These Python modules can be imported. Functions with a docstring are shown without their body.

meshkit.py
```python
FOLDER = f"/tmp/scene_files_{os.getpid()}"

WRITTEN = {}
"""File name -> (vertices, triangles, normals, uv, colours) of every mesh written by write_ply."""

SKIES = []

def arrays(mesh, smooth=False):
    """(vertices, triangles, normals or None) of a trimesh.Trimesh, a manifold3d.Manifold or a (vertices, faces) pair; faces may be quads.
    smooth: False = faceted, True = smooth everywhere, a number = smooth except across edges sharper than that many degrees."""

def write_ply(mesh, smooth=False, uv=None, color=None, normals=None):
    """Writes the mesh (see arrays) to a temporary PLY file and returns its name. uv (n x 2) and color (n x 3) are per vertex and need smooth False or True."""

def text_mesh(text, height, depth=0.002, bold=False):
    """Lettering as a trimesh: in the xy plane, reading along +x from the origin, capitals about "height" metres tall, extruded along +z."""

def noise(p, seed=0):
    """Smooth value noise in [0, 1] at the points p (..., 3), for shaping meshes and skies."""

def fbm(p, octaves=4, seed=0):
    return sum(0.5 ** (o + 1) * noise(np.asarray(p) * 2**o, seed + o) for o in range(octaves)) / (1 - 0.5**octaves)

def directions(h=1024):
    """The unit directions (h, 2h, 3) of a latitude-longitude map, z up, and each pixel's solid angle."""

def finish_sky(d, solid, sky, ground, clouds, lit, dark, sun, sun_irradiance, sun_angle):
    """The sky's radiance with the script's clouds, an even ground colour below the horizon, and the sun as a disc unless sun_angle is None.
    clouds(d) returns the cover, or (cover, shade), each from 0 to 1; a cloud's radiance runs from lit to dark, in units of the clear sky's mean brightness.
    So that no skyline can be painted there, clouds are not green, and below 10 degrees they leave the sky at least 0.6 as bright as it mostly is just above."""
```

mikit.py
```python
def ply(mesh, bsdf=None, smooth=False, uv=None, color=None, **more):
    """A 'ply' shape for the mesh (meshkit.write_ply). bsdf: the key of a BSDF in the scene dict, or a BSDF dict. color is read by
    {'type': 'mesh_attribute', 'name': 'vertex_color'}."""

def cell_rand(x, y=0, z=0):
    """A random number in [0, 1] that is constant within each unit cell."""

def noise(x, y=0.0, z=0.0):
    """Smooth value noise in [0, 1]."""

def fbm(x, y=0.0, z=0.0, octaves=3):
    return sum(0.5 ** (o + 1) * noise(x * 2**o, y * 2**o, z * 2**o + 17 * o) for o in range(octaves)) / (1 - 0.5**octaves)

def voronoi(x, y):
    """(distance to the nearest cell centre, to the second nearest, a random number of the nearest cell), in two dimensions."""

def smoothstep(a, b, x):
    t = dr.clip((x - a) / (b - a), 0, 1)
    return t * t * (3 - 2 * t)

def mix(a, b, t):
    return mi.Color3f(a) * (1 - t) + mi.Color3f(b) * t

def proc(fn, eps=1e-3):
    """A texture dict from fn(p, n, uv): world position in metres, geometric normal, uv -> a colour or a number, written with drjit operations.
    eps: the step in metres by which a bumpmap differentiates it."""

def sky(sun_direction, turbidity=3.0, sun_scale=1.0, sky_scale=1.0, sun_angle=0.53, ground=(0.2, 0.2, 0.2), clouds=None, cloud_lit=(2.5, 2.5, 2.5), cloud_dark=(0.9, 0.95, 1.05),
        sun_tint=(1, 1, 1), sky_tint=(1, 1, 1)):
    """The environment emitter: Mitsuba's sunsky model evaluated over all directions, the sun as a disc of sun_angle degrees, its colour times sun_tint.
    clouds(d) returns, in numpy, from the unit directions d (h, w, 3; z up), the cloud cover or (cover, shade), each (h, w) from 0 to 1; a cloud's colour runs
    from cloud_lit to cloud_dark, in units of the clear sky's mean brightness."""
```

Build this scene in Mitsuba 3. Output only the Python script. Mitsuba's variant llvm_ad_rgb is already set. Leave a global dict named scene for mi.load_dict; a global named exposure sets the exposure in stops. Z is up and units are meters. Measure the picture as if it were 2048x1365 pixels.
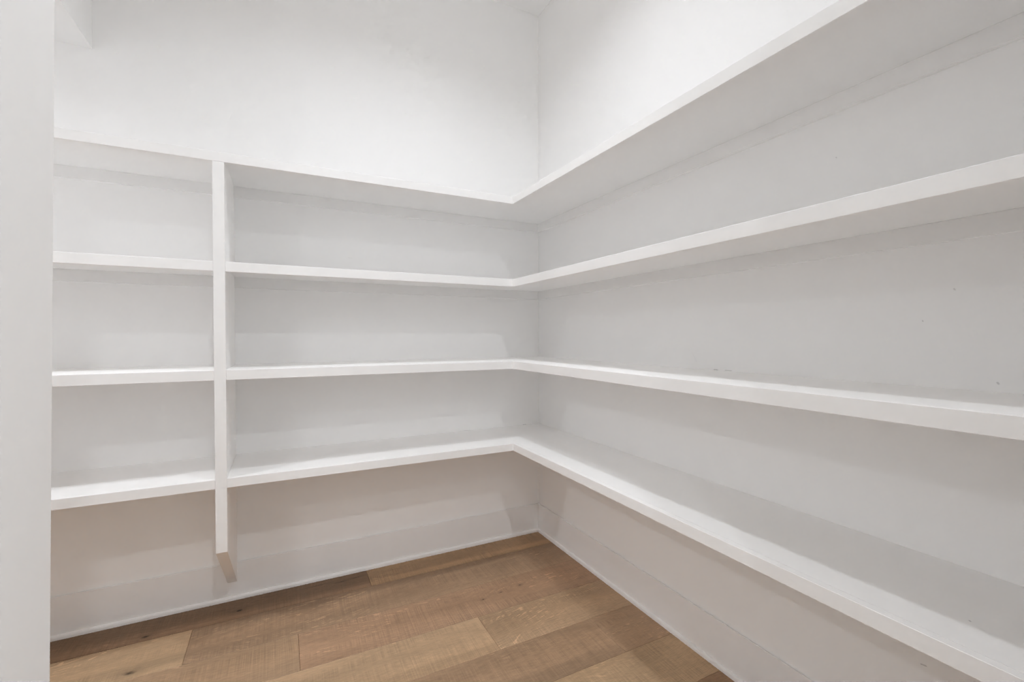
import math, random
import numpy as np, trimesh
import mitsuba as mi, drjit as dr
import mikit
from mikit import noise, fbm, smoothstep, mix, cell_rand

T = mi.ScalarTransform4f
random.seed(7)
K = 1.163                      # metres per survey unit (camera height above the floor = 1 unit)
scene, labels = {'type': 'scene'}, {}

# ------------------------------------------------------------------ camera
F_PX = 910.52
CAM = np.array([-1.17499, -2.01866, 1.0]) * K
R_ = np.array([0.89223484, -0.45156684, -0.00209456])
U_ = np.array([0.00702214, 0.00923667, 0.99993268])
W_ = np.array([0.45151709, 0.89218948, -0.01141224])
M = np.eye(4)
M[:3, 0], M[:3, 1], M[:3, 2], M[:3, 3] = -R_, U_, W_, CAM
scene['camera'] = {'type': 'perspective', 'to_world': T(M.tolist()), 'fov_axis': 'x',
                   'fov': math.degrees(2 * math.atan(1024 / F_PX)), 'near_clip': 0.02, 'far_clip': 100.0}

# ------------------------------------------------------------------ light (pantry downlights, an unseen lamp outside, an added fill lamp) and exposure
exposure = 3.69
LAMP_R = 0.05
LAMPS = [   # x, y, z of the lens in units, radiance, depth of the lens in its can (m)
    (-0.79, -0.95, 2.6232, 50, 0.032, 'round recessed downlight in the high ceiling between the two shelf runs'),
    (-2.47, -0.80, 1.9712, 51, 0.008, 'round recessed downlight in the low soffit over the left alcove'),
    (-1.00, -2.80, 2.6232, 81, 0.008, 'unseen ceiling lamp outside the pantry opening that lights the back wall'),  # out of view, placed to light the back wall and lower bays
    (-1.80, -3.70, 2.6232, 90, 0.008, 'added fill lamp in the ceiling by the rear wall outside the pantry'),  # added to send fill light through the opening
]
LAMP_TINT = (0.957, 0.996, 1.055)

# ------------------------------------------------------------------ survey (units)
D1, D2 = 0.33326, 0.31719                      # shelf depth on the back wall / on the right wall
SHELF = [(1.5764, 1.54595), (1.23522, 1.20367), (0.89409, 0.86180), (0.55093, 0.52069)]
ZC, ZS, XS = 2.6232, 1.9712, -1.7379           # ceiling, soffit underside, soffit side
XL = -3.2                                      # left wall of the alcove
BB_H, BB_D = 0.14064, 0.0075
DXL, DXR = -1.3635, -1.3322                    # divider
YF0, YF1, XF = -1.3454, -1.4650, -1.3983       # front partition and its end
YR0, YR1, XR = -1.885, -2.005, -0.62           # right return wall, out of view, blocks light from outside the opening
YB = -4.2                                      # wall of the space outside
B_T, N_T = 0.0112, 0.0164                      # board thickness, nosing depth
CL_H, CL_D = 0.0405, 0.0130                    # cleat under a shelf

# ------------------------------------------------------------------ materials
def two(b):
    return {'type': 'twosided', 'bsdf': b}

# small wear: nail specks, hairline caulk cracks and scuffs, each a short stroke (end, end, half width, strength) in metres
MARKS = [((0.0, -1.9484, 1.0603), (0.0, -1.9499, 1.0583), 0.0022, 0.25),
    ((0.0, -1.8197, 1.1969), (0.0, -1.8207, 1.1957), 0.0015, 0.25),
    ((0.0, -1.8763, 1.268), (0.0, -1.8781, 1.2656), 0.0018, 0.2),
    ((0.0, -1.1376, 1.0966), (0.0, -1.1561, 1.0658), 0.0015, 0.06),
    ((-0.2489, -1.9878, 0.6407), (-0.2512, -1.9899, 0.6407), 0.0018, 0.3),
    ((-0.3689, -1.5835, 1.0487), (-0.3689, -1.5857, 1.047), 0.0018, 0.35),
    ((0.0, -1.8222, 0.3711), (0.0, -1.8317, 0.3725), 0.002, 0.3),
    ((0.0, -1.627, 1.6531), (0.0, -1.6282, 1.6513), 0.0018, 0.2),
    ((0.0, -1.2324, 1.0421), (0.0, -1.249, 1.0414), 0.0014, 0.45),
    ((0.0, -1.2773, 1.0424), (0.0, -1.3028, 1.0424), 0.001, 0.35),
    ((0.0, -1.9143, 0.6398), (0.0, -1.9304, 0.6396), 0.0012, 0.3),
    ((0.0, -1.0415, 0.6355), (0.0, -1.0542, 0.631), 0.0014, 0.25),
    ((-0.3344, 0.0, 0.6365), (-0.3034, 0.0, 0.6378), 0.0014, 0.4),
    ((-0.2469, 0.0, 0.6383), (-0.2278, 0.0, 0.6394), 0.0014, 0.45),
    ((-0.1073, 0.0, 0.642), (-0.0872, 0.0, 0.6426), 0.0014, 0.4),
    ((0.0, 0.0, 1.395), (-0.0001, 0.0, 1.3831), 0.0014, 0.5),
    ((-0.4753, 0.0, 0.6416), (-0.44, 0.0, 0.641), 0.0009, 0.3),
    ((-1.0722, 0.0, 1.5458), (-1.0583, 0.0, 1.5456), 0.003, 0.05),
    ((-0.0071, -1.0106, 0.0349), (-0.0071, -1.0026, 0.0406), 0.0009, 0.3),
    ((-0.0071, -1.0343, 0.0282), (-0.0071, -1.0317, 0.0426), 0.0009, 0.3),
    ((-0.0071, -0.9945, 0.0462), (-0.0071, -0.9864, 0.0581), 0.0008, 0.2),
    ((-1.2502, -0.0071, 0.0371), (-1.2372, -0.0071, 0.0387), 0.0013, 0.3),
    ((-1.2175, -0.0071, 0.0388), (-1.2154, -0.0071, 0.0263), 0.0009, 0.35),
    ((-0.5835, -0.0071, 0.0101), (-0.5722, -0.0071, 0.005), 0.0012, 0.2)]
def worn(base):
    def fn(p, n, uv):
        f = mi.Float(1.0)
        for a, b, r, k in MARKS:
            ab = np.subtract(b, a)
            w = p - mi.Point3f(*a)
            t = dr.clip((w.x * ab[0] + w.y * ab[1] + w.z * ab[2]) / float(ab @ ab), 0, 1)
            d = dr.sqrt(dr.square(w.x - t * ab[0]) + dr.square(w.y - t * ab[1]) + dr.square(w.z - t * ab[2]))
            f *= 1 - k * (1 - smoothstep(0.5 * r, 1.2 * r, d))
        return mi.Color3f(base) * f
    return fn
scene['wall_paint'] = two({'type': 'diffuse', 'reflectance': mikit.proc(worn((0.90, 0.894, 0.885)))})
scene['ceiling_paint'] = two({'type': 'diffuse', 'reflectance': {'type': 'rgb', 'value': [0.895, 0.89, 0.88]}})
scene['trim_paint'] = two({'type': 'principled', 'base_color': mikit.proc(worn((0.835, 0.828, 0.818))), 'roughness': 0.38, 'specular': 0.35})
scene['mark'] = two({'type': 'diffuse', 'reflectance': {'type': 'rgb', 'value': [0.33, 0.31, 0.29]}})
scene['joint_dark'] = two({'type': 'diffuse', 'reflectance': {'type': 'rgb', 'value': [0.10, 0.075, 0.055]}})  # dark base that shows between the planks
scene['pale_floor'] = two({'type': 'principled', 'base_color': {'type': 'rgb', 'value': [0.66, 0.65, 0.63]}, 'roughness': 0.5, 'specular': 0.4})  # kept pale so the added outer floor reflects neutral light
scene['lamp_trim'] = two({'type': 'principled', 'base_color': {'type': 'rgb', 'value': [0.85, 0.85, 0.84]}, 'roughness': 0.4})
scene['lens'] = two({'type': 'diffuse', 'reflectance': {'type': 'rgb', 'value': [0.8, 0.8, 0.8]}})

# wood: uv = (metres along the plank, metres across + 10 * plank number)
def srgb(c):
    c = np.asarray(c, float) / 255
    return np.where(c <= 0.04045, c / 12.92, ((c + 0.055) / 1.055) ** 2.4)

TONES = {}                        # plank number -> base colour, filled when the planks are laid
STREAKS = {}                      # plank number -> list of (v0, v1, factor): broad dark or pale bands along the grain
KNOTS = []                        # plank number, along, across, size, elongation

def wood(p, n, uv):
    idx = dr.floor(uv.y / 10.0 + 0.5)
    v = uv.y - idx * 10.0
    u = uv.x
    r1, r2, r3 = cell_rand(idx, 3), cell_rand(idx, 5), cell_rand(idx, 7)
    col = mi.Color3f(0.30, 0.215, 0.14) * (0.72 + 0.55 * r1)
    for k, c in TONES.items():
        col = dr.select(dr.abs(idx - k) < 0.5, mi.Color3f(*c), col)
    # broad figure and bands along the grain
    warp = fbm(u * 1.3 + 31 * r1, v * 5 + 9 * r2, 0, 2) - 0.5
    band = fbm(u * 1.1 + 50 * r2, v * 13 + warp * 2.6 + 80 * r3, 0, 3)
    f = 0.80 + 0.40 * band
    for k, bands in STREAKS.items():
        for a, b, fac in bands:
            w = smoothstep(a - 0.012, a + 0.012, v + warp * 0.03) * (1 - smoothstep(b - 0.012, b + 0.012, v + warp * 0.03))
            f = dr.select(dr.abs(idx - k) < 0.5, f * (1 + (fac - 1) * w), f)
    f *= 1 + 0.22 * (fbm(u * 5 + 17 * r2, v * 15 + 5 * r1, 3, 3) - 0.5)
    # fine pores and grain
    grain = fbm(u * 55 + 13 * r3, v * 380 + warp * 40, 0, 3)
    f *= 0.85 + 0.30 * grain
    # cathedral rings
    ring = dr.sin((v * 1.0 + warp * 0.10 + 0.02 * noise(u * 6, v * 3, 4 * r1)) * 620)
    f *= 1 + 0.035 * ring * smoothstep(0.35, 0.7, noise(u * 1.6 + 7 * r2, v * 7 + 3 * r1, 5))
    # pale cerused flecks along the grain
    fl = smoothstep(0.76, 0.86, noise(u * 34 + 11 * r1, v * 330 + warp * 90, 3)) * smoothstep(0.45, 0.7, noise(u * 4, v * 14 + 3 * r2, 9))
    f *= 1 + 0.42 * fl
    # saw marks across the grain
    saw = noise(u * 400 + 3 * noise(v * 9, u * 3, 2), v * 7, 8 * r3)
    saw2 = noise(u * 95 + 1.5 * noise(v * 6, u * 2, 6), v * 2.2, 5)
    patch = smoothstep(0.30, 0.70, noise(u * 5 + 9 * r3, v * 30, 17 * r2))
    f *= 1 + (0.30 * (saw - 0.5) + 0.07 * (saw2 - 0.5)) * (0.15 + 1.0 * patch)
    for k, ku, kv, s, el in KNOTS:
        d = dr.sqrt(dr.square((u - ku) / (el * s)) + dr.square((v - kv) / s)) + 0.35 * (noise(u * 120, v * 160, 1) - 0.5)
        f = dr.select(dr.abs(idx - k) < 0.5, f * (1 - 0.62 * (1 - smoothstep(0.15, 1.0, d)) - 0.16 * (1 - smoothstep(0.6, 3.0, d))), f)
    warmth = 0.03 * (noise(u * 1.1 + 5 * r1, v * 8, 3) - 0.5)
    return col * f * mi.Color3f(1 + warmth, 1.0, 1 - warmth)

def wood_relief(p, n, uv):
    return 0.6 * noise(uv.x * 330, uv.y * 3, 1) + 0.4 * noise(uv.x * 20, uv.y * 420, 2)

scene['oak'] = two({'type': 'bumpmap', 'scale': 0.0002, 'tex': mikit.proc(wood_relief, 6e-4),
    'bsdf': {'type': 'principled', 'base_color': mikit.proc(wood), 'roughness': 0.55, 'specular': 0.35}})

# ------------------------------------------------------------------ helpers
def put(key, mesh, bsdf, smooth=False, label=None, category=None, group=None, kind=None, **kw):
    scene[key] = mikit.ply(mesh, bsdf, smooth, **kw)
    tag(key, label, category, group, kind)
    return key

def tag(key, label=None, category=None, group=None, kind=None):
    d = {k: v for k, v in (('label', label), ('category', category), ('group', group), ('kind', kind)) if v}
    if d:
        labels.setdefault(key, {}).update(d)

def box(x0, x1, y0, y1, z0, z1, b=0.0):
    """A box in survey units, its edges chamfered by b metres."""
    lo = np.array([min(x0, x1), min(y0, y1), min(z0, z1)]) * K
    hi = np.array([max(x0, x1), max(y0, y1), max(z0, z1)]) * K
    if b <= 0:
        m = trimesh.creation.box(extents=hi - lo)
        m.apply_translation((lo + hi) / 2)
        return m
    pts = []
    for s in np.ndindex(2, 2, 2):
        c = np.where(s, hi, lo)
        d = np.where(s, -b, b)
        for k in range(3):
            q = c + d
            q[k] = c[k]
            pts.append(q)
    return trimesh.PointCloud(np.array(pts)).convex_hull

def prism(poly, axis, a, b):
    """A convex polygon extruded from a to b along an axis (units)."""
    pts = []
    for t in (a, b):
        for (s, r) in poly:
            q = [0, 0, 0]
            i, j = [k for k in range(3) if k != axis]
            q[i], q[j], q[axis] = s, r, t
            pts.append(q)
    return trimesh.PointCloud(np.array(pts) * K).convex_hull

def slab(x0, x1, y0, y1, z0, z1, lamps):
    """A ceiling slab with round openings for its downlights."""
    from shapely.geometry import box as rect, Point
    p = rect(x0 * K, y0 * K, x1 * K, y1 * K)
    for l in lamps:
        p = p.difference(Point(l[0] * K, l[1] * K).buffer(LAMP_R + 0.003, 24))
    m = trimesh.creation.extrude_polygon(p, (z1 - z0) * K, engine='earcut')
    m.apply_translation([0, 0, z0 * K])
    return m

def join(ms):
    return trimesh.util.concatenate(ms)

# ------------------------------------------------------------------ the room
WT = 0.12
put('wall_back', box(XL - WT, WT, 0, WT, -0.1, ZC + 0.1), 'wall_paint', label='white painted back wall behind the shelves with the divider', kind='structure')
put('wall_right', box(0, WT, YB, 0, -0.1, ZC + 0.1), 'wall_paint', label='white painted right wall behind the long shelves', kind='structure')
put('wall_left', box(XL - WT, XL, YB, 0, -0.1, ZC + 0.1), 'wall_paint', label='white painted left wall of the alcove', kind='structure')
put('wall_behind', box(XL - WT, WT, YB - WT, YB, -0.1, ZC + 0.1), 'wall_paint', label='white wall of the space outside the pantry', kind='structure')

# front partition: its end face fills the left margin of the picture and stands slightly out of plumb
def partition():
    m = box(XL, XF, YF1, YF0, 0, ZC, 0.004)
    v = np.array(m.vertices)
    end = v[:, 0] > (XF - 0.05) * K
    v[end, 0] += 0.0155 * (v[end, 2] - CAM[2])
    m.vertices = v
    return m
put('wall_front', partition(), 'wall_paint', label='white end of the partition wall at the left margin', kind='structure')
put('wall_unseen_return', box(XR, 0, YR1, YR0, 0, ZC, 0.004), 'wall_paint', label='unseen short white return wall that ends the right shelves and blocks outside light', kind='structure')

put('ceiling', slab(XL - WT, WT, YB - WT, WT, ZC, ZC + 0.1, [l for l in LAMPS if l[2] > 2.5]), 'ceiling_paint', label='flat white ceiling over the shelf corner', kind='structure')
put('ceiling__soffit', slab(XL, XS, YF0, 0, ZS, ZC, [LAMPS[1]]), 'wall_paint', label='dropped white soffit over the left alcove')

# ------------------------------------------------------------------ floor: planks laid along the back wall
PITCH, Y0 = 0.18915, -0.1500
FLOOR_B = -0.016
Y_OUT = Y0 - PITCH * 10        # the planks end under the opening; the pale floor outside is added to bounce neutral light in
put('floor', box(XL - WT, WT, Y_OUT, WT, -0.1, FLOOR_B / K), 'joint_dark', label='wide plank oak floor in mixed brown tones', kind='structure')
put('floor_added_outside', box(XL - WT, WT, YB - WT, Y_OUT, -0.1, 0.0), 'pale_floor', label='added pale floor outside the pantry opening that bounces light in', kind='structure')
JOINTS = {0: -0.8605, 1: -1.4522, 2: -1.1320, 3: -0.5598, 4: -1.83, 5: -1.62, 6: -0.9}
ROW_TONE = {   # row -> tones left and right of its joint (sRGB under the pantry's light, relative)
    0: ((112, 88, 67), (140, 112, 84)), 1: ((160, 133, 104), (139, 113, 89)), 2: ((150, 123, 97), (149, 119, 94)),
    3: ((157, 130, 102), (152, 125, 98)), 4: ((142, 115, 90), (143, 116, 91)), 5: ((161, 135, 106), (158, 131, 102)), 6: ((140, 112, 86), (132, 104, 79)),
}
WOOD_GAIN = 1.30
n_plank = 0

def plank(x0, x1, y0, y1, tone=None):
    global n_plank
    g, b, z = 0.0004, 0.0011, random.uniform(-0.0002, 0.0)
    X0, X1, Y_0, Y_1 = x0 * K + g, x1 * K - g, y0 * K + g, y1 * K - g
    v = []
    for dz, ins in ((z, b), (z - b, 0.0), (FLOOR_B, 0.0)):
        v += [(X0 + ins, Y_0 + ins, dz), (X1 - ins, Y_0 + ins, dz), (X1 - ins, Y_1 - ins, dz), (X0 + ins, Y_1 - ins, dz)]
    f = [(0, 1, 2, 3)]
    for l in (0, 4):
        for k in range(4):
            f.append((l + k, l + 4 + k, l + 4 + (k + 1) % 4, l + (k + 1) % 4))
    v = np.array(v)
    uv = np.stack([v[:, 0] - X0 + 0.0, v[:, 1] - Y_0 + 10.0 * n_plank], 1)
    key = 'floor__plank' + ('_%03d' % n_plank if n_plank else '')
    if tone is not None:
        TONES[n_plank] = tuple(float(t) for t in srgb(tone) * WOOD_GAIN * np.array([0.985, 1.0, 1.02]))
    put(key, (v, np.array(f)), 'oak', uv=uv)
    n_plank += 1
    return n_plank - 1

LEN = 1.62
for row in range(0, 22):
    yt = 0.0 if row == 0 else Y0 - PITCH * (row - 1)
    yb = Y0 - PITCH * row
    if yb < YR1 - 0.15:
        break
    j = JOINTS.get(row, -random.uniform(0.2, 1.6))
    cuts, x = [], j
    while x < 0:
        cuts.append(x); x += LEN
    x = j - LEN
    while x > XL:
        cuts.append(x); x -= LEN
    cuts = sorted(c for c in cuts if XL + 0.1 < c < -0.08)
    xs = [XL] + cuts + [0.0]
    for a, b in zip(xs[:-1], xs[1:]):
        tone = None
        if row in ROW_TONE:
            tone = ROW_TONE[row][0] if b <= j + 1e-6 else ROW_TONE[row][1]
        i = plank(a, b, yb, yt, tone)
        w = (yt - yb) * K
        if row == 0 and abs(b - j) < 1e-6:          # dark board, paler along its front edge, with two knots
            STREAKS[i] = [(0.0, 0.036, 1.30), (0.06, 0.2, 0.88)]
            KNOTS += [(i, (-1.5873 - a) * K, 0.028, 0.012, 1.7), (i, (-1.3205 - a) * K, 0.060, 0.010, 1.5), (i, (-0.965 - a) * K, 0.103, 0.0022, 16.0), (i, (-0.905 - a) * K, 0.112, 0.0020, 22.0), (i, (-1.05 - a) * K, 0.118, 0.0018, 20.0)]
        elif row == 0 and abs(a - j) < 1e-6:
            STREAKS[i] = [(0.0, 0.038, 1.22), (0.05, 0.2, 0.93)]
        elif row == 1 and abs(b - j) < 1e-6:
            STREAKS[i] = [(0.03, 0.075, 0.88)]
            KNOTS += [(i, (-1.5858 - a) * K, 0.034, 0.014, 1.7)]
        elif row == 1 and abs(a - j) < 1e-6:
            STREAKS[i] = [(w - 0.055, w + 0.05, 0.86), (-0.05, 0.045, 1.05)]
        elif row == 2 and abs(a - j) < 1e-6:
            KNOTS += [(i, (-0.33 - a) * K, 0.135, 0.005, 1.7), (i, (-0.42 - a) * K, 0.12, 0.004, 1.7), (i, (-0.50 - a) * K, 0.105, 0.004, 1.7)]
        elif row == 3 and abs(b - j) < 1e-6:
            STREAKS[i] = [(-0.05, 0.05, 0.84)]
        elif row == 4 and abs(a - j) < 1e-6:
            STREAKS[i] = [(-0.05, 0.07, 0.90)]

# ------------------------------------------------------------------ baseboards with shoe moulding
SHOE_H, SHOE_D = 0.0150, 0.0085
def shoe_profile(d):   # (offset from wall, height)
    pts = [(d, 0.0), (d, SHOE_H)]
    for k in range(7):
        a = math.pi / 2 * k / 6
        pts.append((d + SHOE_D * (0.35 + 0.65 * math.sin(a)) , SHOE_H * (0.35 + 0.65 * math.cos(a))))
    pts.append((d + SHOE_D, 0.0))
    return pts
def bb_profile():
    return [(0, 0), (BB_D, 0), (BB_D, BB_H - 0.0006), (BB_D - 0.0006, BB_H), (0.0042, BB_H), (0.0036, BB_H - 0.006), (0, BB_H - 0.006)]
def extrude(poly, a, b):      # a profile (offset, height) in units, extruded from a to b
    from shapely.geometry import Polygon
    m = trimesh.creation.extrude_polygon(Polygon([(p * K, z * K) for p, z in poly]), (b - a) * K, engine='earcut')
    m.apply_translation([0, 0, a * K])
    return m
def along_x(m):               # (offset, height, run) -> (run, offset, height)
    v = np.array(m.vertices)
    return trimesh.Trimesh(np.stack([v[:, 2], v[:, 0], v[:, 1]], 1), m.faces, process=False)
def along_y(m):
    v = np.array(m.vertices)
    return trimesh.Trimesh(np.stack([v[:, 0], v[:, 2], v[:, 1]], 1), m.faces[:, ::-1], process=False)
G = 0.0009
def baseboard(side, key, label, a, b, wall_label):
    if side == 'back':
        put(key, along_x(extrude([(-y, z) for y, z in bb_profile()], a, b)), 'trim_paint', label=label, kind='structure')
        put(key + '__shoe', prism([(-y, z) for y, z in shoe_profile(BB_D)], 0, a, b), 'trim_paint', label='slim white shoe moulding along the floor')
    else:
        put(key, along_y(extrude([(-x, z) for x, z in bb_profile()], a, b)), 'trim_paint', label=label, kind='structure')
        put(key + '__shoe', prism([(-x, z) for x, z in shoe_profile(BB_D)], 1, a, b), 'trim_paint', label='slim white shoe moulding along the floor')
baseboard('back', 'baseboard_back', 'tall white baseboard under the shelves on the back wall', XL, -BB_D - G, '')
baseboard('right', 'baseboard_right', 'tall white baseboard under the long shelves on the right wall', YR0, 0.0, '')

# ------------------------------------------------------------------ shelves
NAMES = ['topmost white L-shaped pantry shelf, seen from below, with open wall above it',
         'white L-shaped pantry shelf second from the top, just above eye level, underside showing',
         'white L-shaped pantry shelf second from the floor, its narrow top surface just in view',
         'lowest white L-shaped pantry shelf, nearest the floor, with its broad top surface in view']
for n, (zt, zb) in enumerate(SHELF):
    s = 'pantry_shelf' + ('_%03d' % n if n else '')
    tag(s, NAMES[n], 'shelf', 'built-in pantry shelves')
    bt = zt - B_T
    e = 0.0003
    if n == 0:                # the top shelf runs over the divider in one piece
        put(s + '__board', box(XL, 0, -D1 + N_T, 0, bt, zt, e), 'trim_paint')
    else:
        put(s + '__board', box(XL, DXL, -D1 + N_T, 0, bt, zt, e), 'trim_paint')
        put(s + '__board_001', box(DXR, 0, -D1 + N_T, 0, bt, zt, e), 'trim_paint')
    put(s + '__board' + ('_001' if n == 0 else '_002'), box(-D2 + N_T, 0, YR0, -D1 + N_T, bt, zt, e), 'trim_paint')
    c = 0.0012
    if n == 0:
        put(s + '__front_edge', box(XL, -D2, -D1, -D1 + N_T, zb, zt, c), 'trim_paint')
    else:
        put(s + '__front_edge', box(XL, DXL, -D1, -D1 + N_T, zb, zt, c), 'trim_paint')
        put(s + '__front_edge_001', box(DXR, -D2, -D1, -D1 + N_T, zb, zt, c), 'trim_paint')
    put(s + '__front_edge' + ('_001' if n == 0 else '_002'), box(-D2, -D2 + N_T, YR0, -D1 + N_T, zb, zt, c), 'trim_paint')
    put(s + '__cleat', box(XL, DXL, -CL_D, 0, bt - CL_H, bt, 0.0008), 'trim_paint')
    put(s + '__cleat_001', box(DXR, 0, -CL_D, 0, bt - CL_H, bt, 0.0008), 'trim_paint')
    put(s + '__cleat_002', box(-CL_D, 0, YR0, -CL_D, bt - CL_H, bt, 0.0008), 'trim_paint')

# the divider: one upright, front flush with the shelf edges, foot cut on a slant back to the baseboard
FZ, BZ = 0.3186, 0.0668
def divider():
    zb, zu = SHELF[0][1], SHELF[0][0] - B_T
    prof = [(-D1, FZ), (-D1, zb), (-D1 + N_T, zb), (-D1 + N_T, zu), (-0.0, zu), (-0.0, BB_H), (-BB_D, BB_H), (-BB_D, BZ)]
    return along_x(extrude(prof, DXL, DXR))
put('shelf_divider', divider(), 'trim_paint', label='white upright panel dividing the back shelves, its foot cut on a slant above the floor', category='divider')

# ------------------------------------------------------------------ recessed downlights and the added fill lamp
def ring_mesh(t):
    r = LAMP_R
    prof = [(r, t), (r, -0.003), (r + 0.003, -0.006), (r + 0.016, -0.004), (r + 0.019, -0.0002), (r + 0.0025, -0.0002), (r + 0.0025, t), (r, t)]
    return trimesh.creation.revolve(np.array(prof), sections=48)
def lens_mesh(t):
    a = np.linspace(0, 2 * np.pi, 49)[:-1]
    v = np.vstack([[[0, 0, t - 0.002]], np.stack([LAMP_R * np.cos(a), LAMP_R * np.sin(a), np.full(48, t - 0.002)], 1)])
    f = [(0, 1 + (k + 1) % 48, 1 + k) for k in range(48)]
    return trimesh.Trimesh(v, np.array(f), process=False)
for n, (x, y, z, L, can, lab) in enumerate(LAMPS):
    s = 'ceiling_light' + ('_%03d' % n if n else '')
    tag(s, lab, 'ceiling light')  # the last one is the added fill lamp
    r, d = ring_mesh(can), lens_mesh(can)
    for m in (r, d):
        m.apply_translation(np.array([x, y, z]) * K)
    put(s + '__trim_ring', r, 'lamp_trim', 40)
    put(s + '__lens', d, 'lens', emitter={'type': 'area', 'radiance': {'type': 'rgb', 'value': [L * t for t in LAMP_TINT]}})
